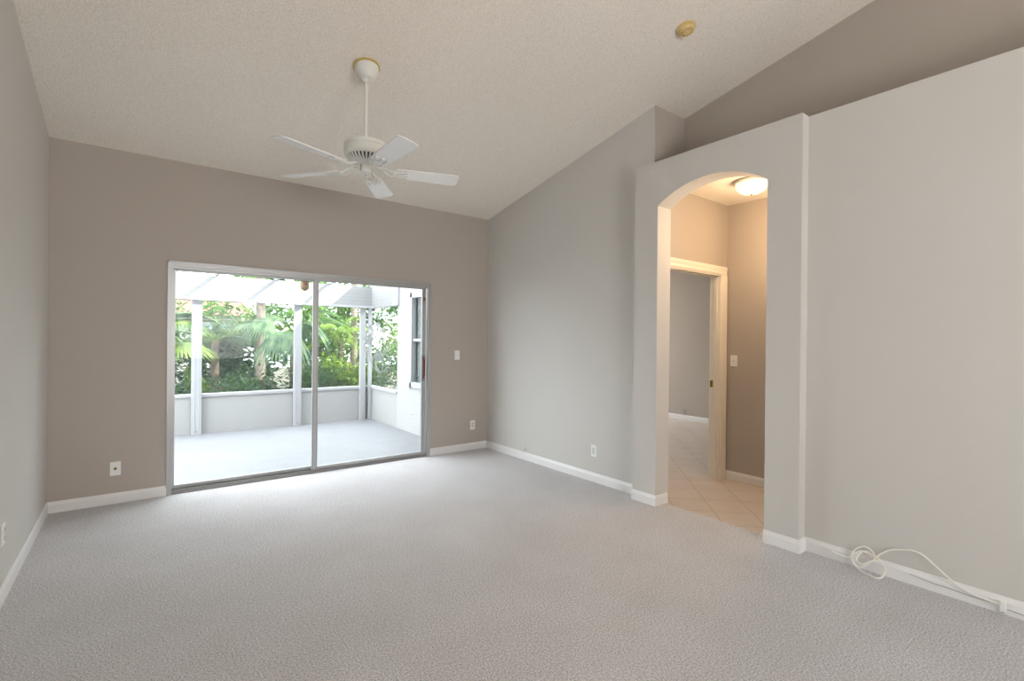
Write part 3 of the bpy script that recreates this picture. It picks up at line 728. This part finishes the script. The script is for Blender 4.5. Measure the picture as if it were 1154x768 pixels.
# window in the stucco wall
w1 = bpy.data.objects.new('window_1', None); COL.objects.link(w1); w1.location = (3.87, (WY0+WY1)/2, WZ0); w1['kind'] = 'structure'
hh = WZ1-WZ0; hw = (WY1-WY0)/2
bm = NB()
box(bm, -0.03, 0.05, -hw-0.05, -hw+0.03, -0.05, hh+0.05); box(bm, -0.03, 0.05, hw-0.09, hw+0.05, -0.05, hh+0.05)
box(bm, -0.03, 0.05, -hw+0.03, hw-0.03, -0.05, 0.03); box(bm, -0.03, 0.05, -hw+0.03, hw-0.03, hh-0.03, hh+0.05); box(bm, 0.0, 0.05, -hw+0.03, hw-0.03, hh/2-0.02, hh/2+0.02)
obj('window_frame', bm, 'patio_white', w1, bevel=0.003)
bm = NB(); box(bm, 0.022, 0.027, -hw+0.02, hw-0.02, 0.02, hh-0.02); obj('window_pane', bm, 'glass_window', w1)
bm = NB()
for k in range(30): box(bm, 0.075, 0.078, -hw+0.03, hw-0.03, 0.02+k*0.043, 0.02+k*0.043+0.038)
obj('window_blind', bm, 'patio_white', w1)
w2 = bpy.data.objects.new('added_window_2', None); COL.objects.link(w2); w2.location = (6.5, 2.0, 0.8); w2['kind'] = 'structure'  # out-of-view frame for the opening added to bring sky light into the bedroom
bm = NB()
for x in (-1.1, -0.02, 1.06): box(bm, x, x+0.04, 0, 0.05, 0, 1.3)
box(bm, -1.06, 1.06, 0, 0.05, 0, 0.04); box(bm, -1.06, 1.06, 0, 0.05, 1.26, 1.3); obj('window_frame', bm, 'patio_white', w2)
# outdoor tap scar / small bib on the stucco wall
t = thing('hose_bib', 'small pale wall fitting low on the white stucco wall of the patio', 'fitting', (3.87, 1.50, 0.28))
bm = NB(); lathe(bm, [(0.028, 0), (0.028, 0.006), (0.014, 0.010), (0.014, 0.03), (0, 0.032)], 16, Matrix.Rotation(-PI/2, 4, 'Y')); obj('flange', bm, 'grey_socket', t, smooth=True)
# porch lamp under the rafters
pl = thing('porch_lamp', 'small tan porch lamp hanging under the patio roof near the door mullion', 'lamp', (2.305, 1.5, 2.315))
bm = NB(); tube(bm, [(0, 0, 0), (0, 0, -0.17)], 0.006, 8); box(bm, -0.03, 0.03, -0.03, 0.03, -0.012, 0.0); obj('stem', bm, 'patio_white', pl)
bm = NB(); lathe(bm, [(0.060, -0.170), (0.056, -0.172), (0.056, -0.245), (0.050, -0.268), (0.026, -0.288), (0.0, -0.300)], 8); sh = obj('shade', bm, 'shield_tan', pl)
bm = NB(); lathe(bm, [(0.064, -0.164), (0.064, -0.174), (0.05, -0.176)], 8); obj('cap', bm, 'bark_dark', pl)
bm = NB(); lathe(bm, [(0.0, -0.176), (0.0575, -0.19), (0.059, -0.205), (0.057, -0.225), (0, -0.24)], 8)
for v in bm.verts: v.co.x *= 0.35; v.co.y = v.co.y*0.35-0.04
obj('bulb_window', bm, 'shield_red', sh)

# ------------------------------------------------------------------ garden
bm = NB()
G = 24
box(bm, -14, 22, 3.28, 22, -0.3, -0.12); struct('floor_ground', bm, 'ground')

def leaf_quad(bm, p, d, up, L, W, bend=0.15):
    s = d.cross(up).normalized(); n = s.cross(d).normalized()
    a = p; b = p+d*L*0.45+s*W*0.5+n*L*bend*0.4; c = p+d*L; e = p+d*L*0.45-s*W*0.5+n*L*bend*0.4
    c = c - n*L*bend
    bm.faces.new([bm.verts.new(v) for v in (a, b, c, e)])
def fan_leaf(bm, apex, d, up, R, n=26, spread=2.6, droop=0.5, fold=0.35):
    """palmate leaf: long folded segments radiating from the apex"""
    d = d.normalized(); s = d.cross(up).normalized(); nn = s.cross(d).normalized()
    for i in range(n):
        t = (i/(n-1)-0.5); a = t*spread
        L = R*(1-0.35*abs(t)**2*2)*rnd.uniform(0.92, 1.04)
        dirv = d*math.cos(a)+s*math.sin(a)
        w = 2*R*math.sin(spread/n/2)*0.55
        side = (-d*math.sin(a)+s*math.cos(a))
        prevs = None
        for k in range(5):
            f = k/4
            wd = w*(0.25+f*1.6) if f < 0.5 else w*(1.05)*(1-(f-0.5)*2)**0.8*1.0+0.001
            p = apex+dirv*L*f - Vector((0, 0, 1))*droop*L*f*f + nn*0.04*R*math.sin(f*PI)
            cur = (p+side*wd, p+nn*wd*fold, p-side*wd)
            if prevs:
                bm.faces.new([bm.verts.new(v) for v in (prevs[0], cur[0], cur[1], prevs[1])])
                bm.faces.new([bm.verts.new(v) for v in (prevs[1], cur[1], cur[2], prevs[2])])
            prevs = cur
def frond(bm, base, d, L, droop=0.6, n=26, leafl=0.32, w=0.028):
    """pinnate frond arching out from base"""
    d = d.normalized(); P = []
    for i in range(n+1):
        f = i/n; P.append(base+d*L*f+Vector((0, 0, -droop*L*f*f)))
    for i in range(2, n+1):
        t = (P[i]-P[i-1]).normalized(); s = t.cross(Vector((0, 0, 1))).normalized(); f = i/n
        ll = leafl*math.sin(PI*(0.15+0.8*f))
        for sg in (-1, 1):
            dd = (t*0.65+s*sg+Vector((0, 0, -0.15))).normalized()
            leaf_quad(bm, P[i], dd, Vector((0, 0, 1)), ll, w, 0.25)
    tube(bm, P[::3], 0.008, 5)
def palm(label, x, y, h, kind, m, n, R, trunk_r=0.075, bark='bark', droop=0.5, seed=1, lean=(0, 0), dirs=None):
    global rnd
    rnd = random.Random(seed)
    t = thing('fan_palm' if kind == 'fan' else 'feather_palm', label, 'palm', (x, y, -0.12))
    top = Vector((lean[0], lean[1], h))
    bm = NB(); tube(bm, smooth_pts([(0, 0, 0), (lean[0]*0.3, lean[1]*0.3, h*0.4), top], 6), trunk_r*1.15, 14, trunk_r*0.9)
    obj('trunk', bm, bark, t, smooth=True)
    bm = NB(); st = NB()
    for i in range(n):
        a = 2*PI*i/n*1.0+rnd.uniform(-0.3, 0.3); el = rnd.uniform(-0.5, 1.0)
        if dirs: a, el = dirs[i]
        dv = Vector((math.cos(a)*math.cos(el), math.sin(a)*math.cos(el), math.sin(el)))
        if kind == 'fan':
            pl_ = R*rnd.uniform(0.6, 0.95); apex = top+dv*pl_-Vector((0, 0, 0.12*pl_))
            tube(st, smooth_pts([top, top+dv*pl_*0.5+Vector((0, 0, 0.03)), apex], 4), 0.012, 6, 0.007)
            fan_leaf(bm, apex, (dv+Vector((0, 0, -0.25))), Vector((0, 0, 1)), R*rnd.uniform(0.8, 1.05), droop=droop*rnd.uniform(0.5, 1.3))
        else:
            frond(bm, top, dv+Vector((0, 0, 0.4)), R*rnd.uniform(0.8, 1.1), droop=droop, leafl=R*0.28)
    obj('foliage', bm, m, t)
    if kind == 'fan': obj('leaf_stalk', st, 'leaf_bright', t)
    else: st.free()
    return t
def bush(label, x, y, rx, ry, rz, z0, n, m, leaf=(0.10, 0.05), seed=1, name='garden_shrub', blossoms=0):
    global rnd
    rnd = random.Random(seed)
    t = thing(name, label, 'shrub', (x, y, -0.12))
    bm = NB()
    for i in range(9):
        a = rnd.uniform(0, 2*PI); r = rnd.uniform(0.1, 0.7); top = Vector((rx*r*math.cos(a), ry*r*math.sin(a), z0+rz*rnd.uniform(0.3, 0.9)))
        tube(bm, smooth_pts([(0.05*math.cos(a), 0.05*math.sin(a), 0), (top.x*0.5, top.y*0.5, top.z*0.4), top], 3), 0.02, 6, 0.006)
    obj('stem', bm, 'stem', t)
    bm = NB()
    clus = []
    for i in range(max(10, n//45)):
        while True:
            v = Vector((rnd.uniform(-1, 1), rnd.uniform(-1, 1), rnd.uniform(-1, 1)))
            if 0.25 < v.length < 1: break
        clus.append(Vector((v.x*rx, v.y*ry, z0+rz*(v.z+1)/2*1.0)))
    for i in range(n):
        c = rnd.choice(clus); p = c+Vector((rnd.gauss(0, 0.13), rnd.gauss(0, 0.13), rnd.gauss(0, 0.11)))
        a = rnd.uniform(0, 2*PI); el = rnd.uniform(-0.7, 0.9)
        d = Vector((math.cos(a)*math.cos(el), math.sin(a)*math.cos(el), math.sin(el)))
        leaf_quad(bm, p, d, Vector((rnd.uniform(-0.4, 0.4), rnd.uniform(-0.4, 0.4), 1)), leaf[0]*rnd.uniform(0.7, 1.3), leaf[1]*rnd.uniform(0.7, 1.2))
    obj('foliage', bm, m, t)
    if blossoms:
        bm = NB()
        for i in range(blossoms):
            c = rnd.choice(clus); p = c+Vector((0, -0.12, 0))
            for k in range(5):
                a = k*2*PI/5; leaf_quad(bm, p, Vector((math.cos(a), -0.3, math.sin(a))).normalized(), Vector((0, -1, 0)), 0.035, 0.03)
        obj('blossoms', bm, 'flower_red', t)
    return t

palm('fan palm with a pale thick trunk, left of the middle patio post', 2.45, 5.15, 2.75, 'fan', 'leaf_fan', 9, 0.75, 0.085, seed=3)
palm('low fan palm with one big drooping leaf beside the middle patio post', 3.02, 4.95, 1.50, 'fan', 'leaf_blue', 4, 0.68, 0.09, 'bark_dark', droop=1.0, seed=5, dirs=[(-2.1, 0.35), (-2.9, 0.7), (2.3, 0.9), (0.6, 0.9)])
palm('blue green fan palm right of the left patio post', 1.75, 5.6, 1.45, 'fan', 'leaf_blue', 6, 0.75, 0.07, 'bark_dark', droop=0.4, seed=11)
palm('fan palm at the far left behind the first patio bay', 0.75, 4.7, 1.35, 'fan', 'leaf_bright', 7, 0.70, 0.07, 'bark_dark', droop=0.5, seed=15)
palm('tall palm with a bare pale trunk near the patio corner', 4.56, 6.0, 4.3, 'fan', 'leaf_fan', 8, 0.85, 0.075, seed=21)
palm('feathery palm behind the right glass panel', 4.15, 5.7, 1.55, 'feather', 'leaf_bright', 12, 1.15, 0.06, 'bark_dark', droop=0.55, seed=23)
palm('feathery palm between the two door panels, arching left', 3.35, 5.9, 1.9, 'feather', 'leaf_fan', 12, 1.2, 0.06, 'bark_dark', droop=0.6, seed=29)
palm('feathery palm beyond the right end screen', 5.9, 5.0, 1.7, 'feather', 'leaf_bright', 12, 1.2, 0.07, 'bark_dark', droop=0.55, seed=31)
palm('feathery palm filling the top of the left bay', 0.9, 6.6, 2.6, 'feather', 'leaf_fan', 12, 1.4, 0.07, 'bark_dark', droop=0.6, seed=37)
bush('dense dark green shrub in the left patio bay', 0.75, 4.3, 0.75, 0.40, 0.85, 0.05, 1500, 'leaf_dark', seed=41)
bush('dark shrub dotted with red blossoms behind the knee wall', 1.75, 4.35, 0.65, 0.40, 0.80, 0.05, 1500, 'leaf_dark', seed=43, blossoms=9)
bush('green shrub at the foot of the pale palm trunk', 2.30, 4.45, 0.50, 0.38, 0.75, 0.05, 1200, 'leaf_dark', seed=47)
bush('leafy shrub to the right of the middle patio post', 3.30, 4.55, 0.60, 0.40, 0.95, 0.05, 1500, 'leaf_dark', seed=53)
bush('bright yellow green shrub near the patio corner', 4.10, 4.80, 0.60, 0.45, 1.25, 0.05, 1700, 'leaf_bright', leaf=(0.12, 0.05), seed=59)
bush('tall shrub beyond the right end screen of the patio', 5.05, 4.2, 0.60, 0.60, 1.5, 0.05, 1600, 'leaf_dark', seed=61)
bush('bright tall shrub far behind the right end screen', 6.6, 6.6, 1.3, 0.8, 2.2, 0.2, 2200, 'leaf_bright', leaf=(0.16, 0.07), seed=67)
bush('tall leafy tree mass behind the middle bay', 3.9, 8.0, 1.5, 0.7, 2.4, 0.3, 2400, 'leaf_bright', leaf=(0.18, 0.08), seed=71, name='garden_tree')
bush('light green tree behind the pale palm trunk', 2.6, 7.6, 1.2, 0.7, 2.2, 0.3, 1800, 'leaf_fan', leaf=(0.18, 0.08), seed=73, name='garden_tree')
bush('leafy tree behind the left patio post', 0.6, 8.2, 1.3, 0.7, 2.2, 0.5, 1700, 'leaf_fan', leaf=(0.18, 0.08), seed=79, name='garden_tree')

bush('tall dark green hedge mass closing the view behind the left bays', 1.6, 6.9, 1.7, 0.5, 1.75, 0.05, 3600, 'leaf_dark', leaf=(0.15, 0.08), seed=83)
bush('tall green hedge mass closing the view behind the right glass panel', 4.7, 6.9, 1.7, 0.5, 1.9, 0.05, 3600, 'leaf_fan', leaf=(0.15, 0.08), seed=89)
bush('dark hedge mass beyond the right end screen, farthest right', 7.6, 5.6, 1.3, 0.7, 2.0, 0.05, 2800, 'leaf_dark', leaf=(0.15, 0.08), seed=97)
bush('broad leafy tree rising above the hedge, behind the right end screen', 7.2, 7.6, 1.9, 0.8, 2.6, 1.2, 3200, 'leaf_fan', leaf=(0.18, 0.08), seed=101, name='garden_tree')
bush('leafy tree rising above the hedge behind the right glass panel', 4.9, 8.3, 1.5, 0.6, 2.2, 1.5, 2600, 'leaf_fan', leaf=(0.18, 0.08), seed=103, name='garden_tree')
# neighbour house behind the garden
nh = thing('neighbour_house', 'white neighbouring house glimpsed between the plants', 'building', (3.0, 13.0, -0.12))
bm = NB(); box(bm, -9, 0.3, 0, 5, 0, 2.25); obj('wall', bm, 'house_wall', nh)
bm = NB(); prism(bm, [(-9.4, -0.5, 2.2), (-9.4, 5.5, 2.2), (-9.4, 2.5, 2.95)], (10.0, 0, 0)); obj('roof', bm, 'house_roof', nh)
for x in (-7.5, -4.6, -1.9, -0.5):
    bm = NB(); box(bm, x-0.5, x+0.5, -0.04, 0.02, 0.8, 2.0)
    f = obj('window', bm, 'patio_white', nh)
    bm = NB(); box(bm, x-0.42, x-0.03, -0.05, -0.035, 0.88, 1.92); box(bm, x+0.03, x+0.42, -0.05, -0.035, 0.88, 1.92); obj('pane', bm, 'house_window', f)
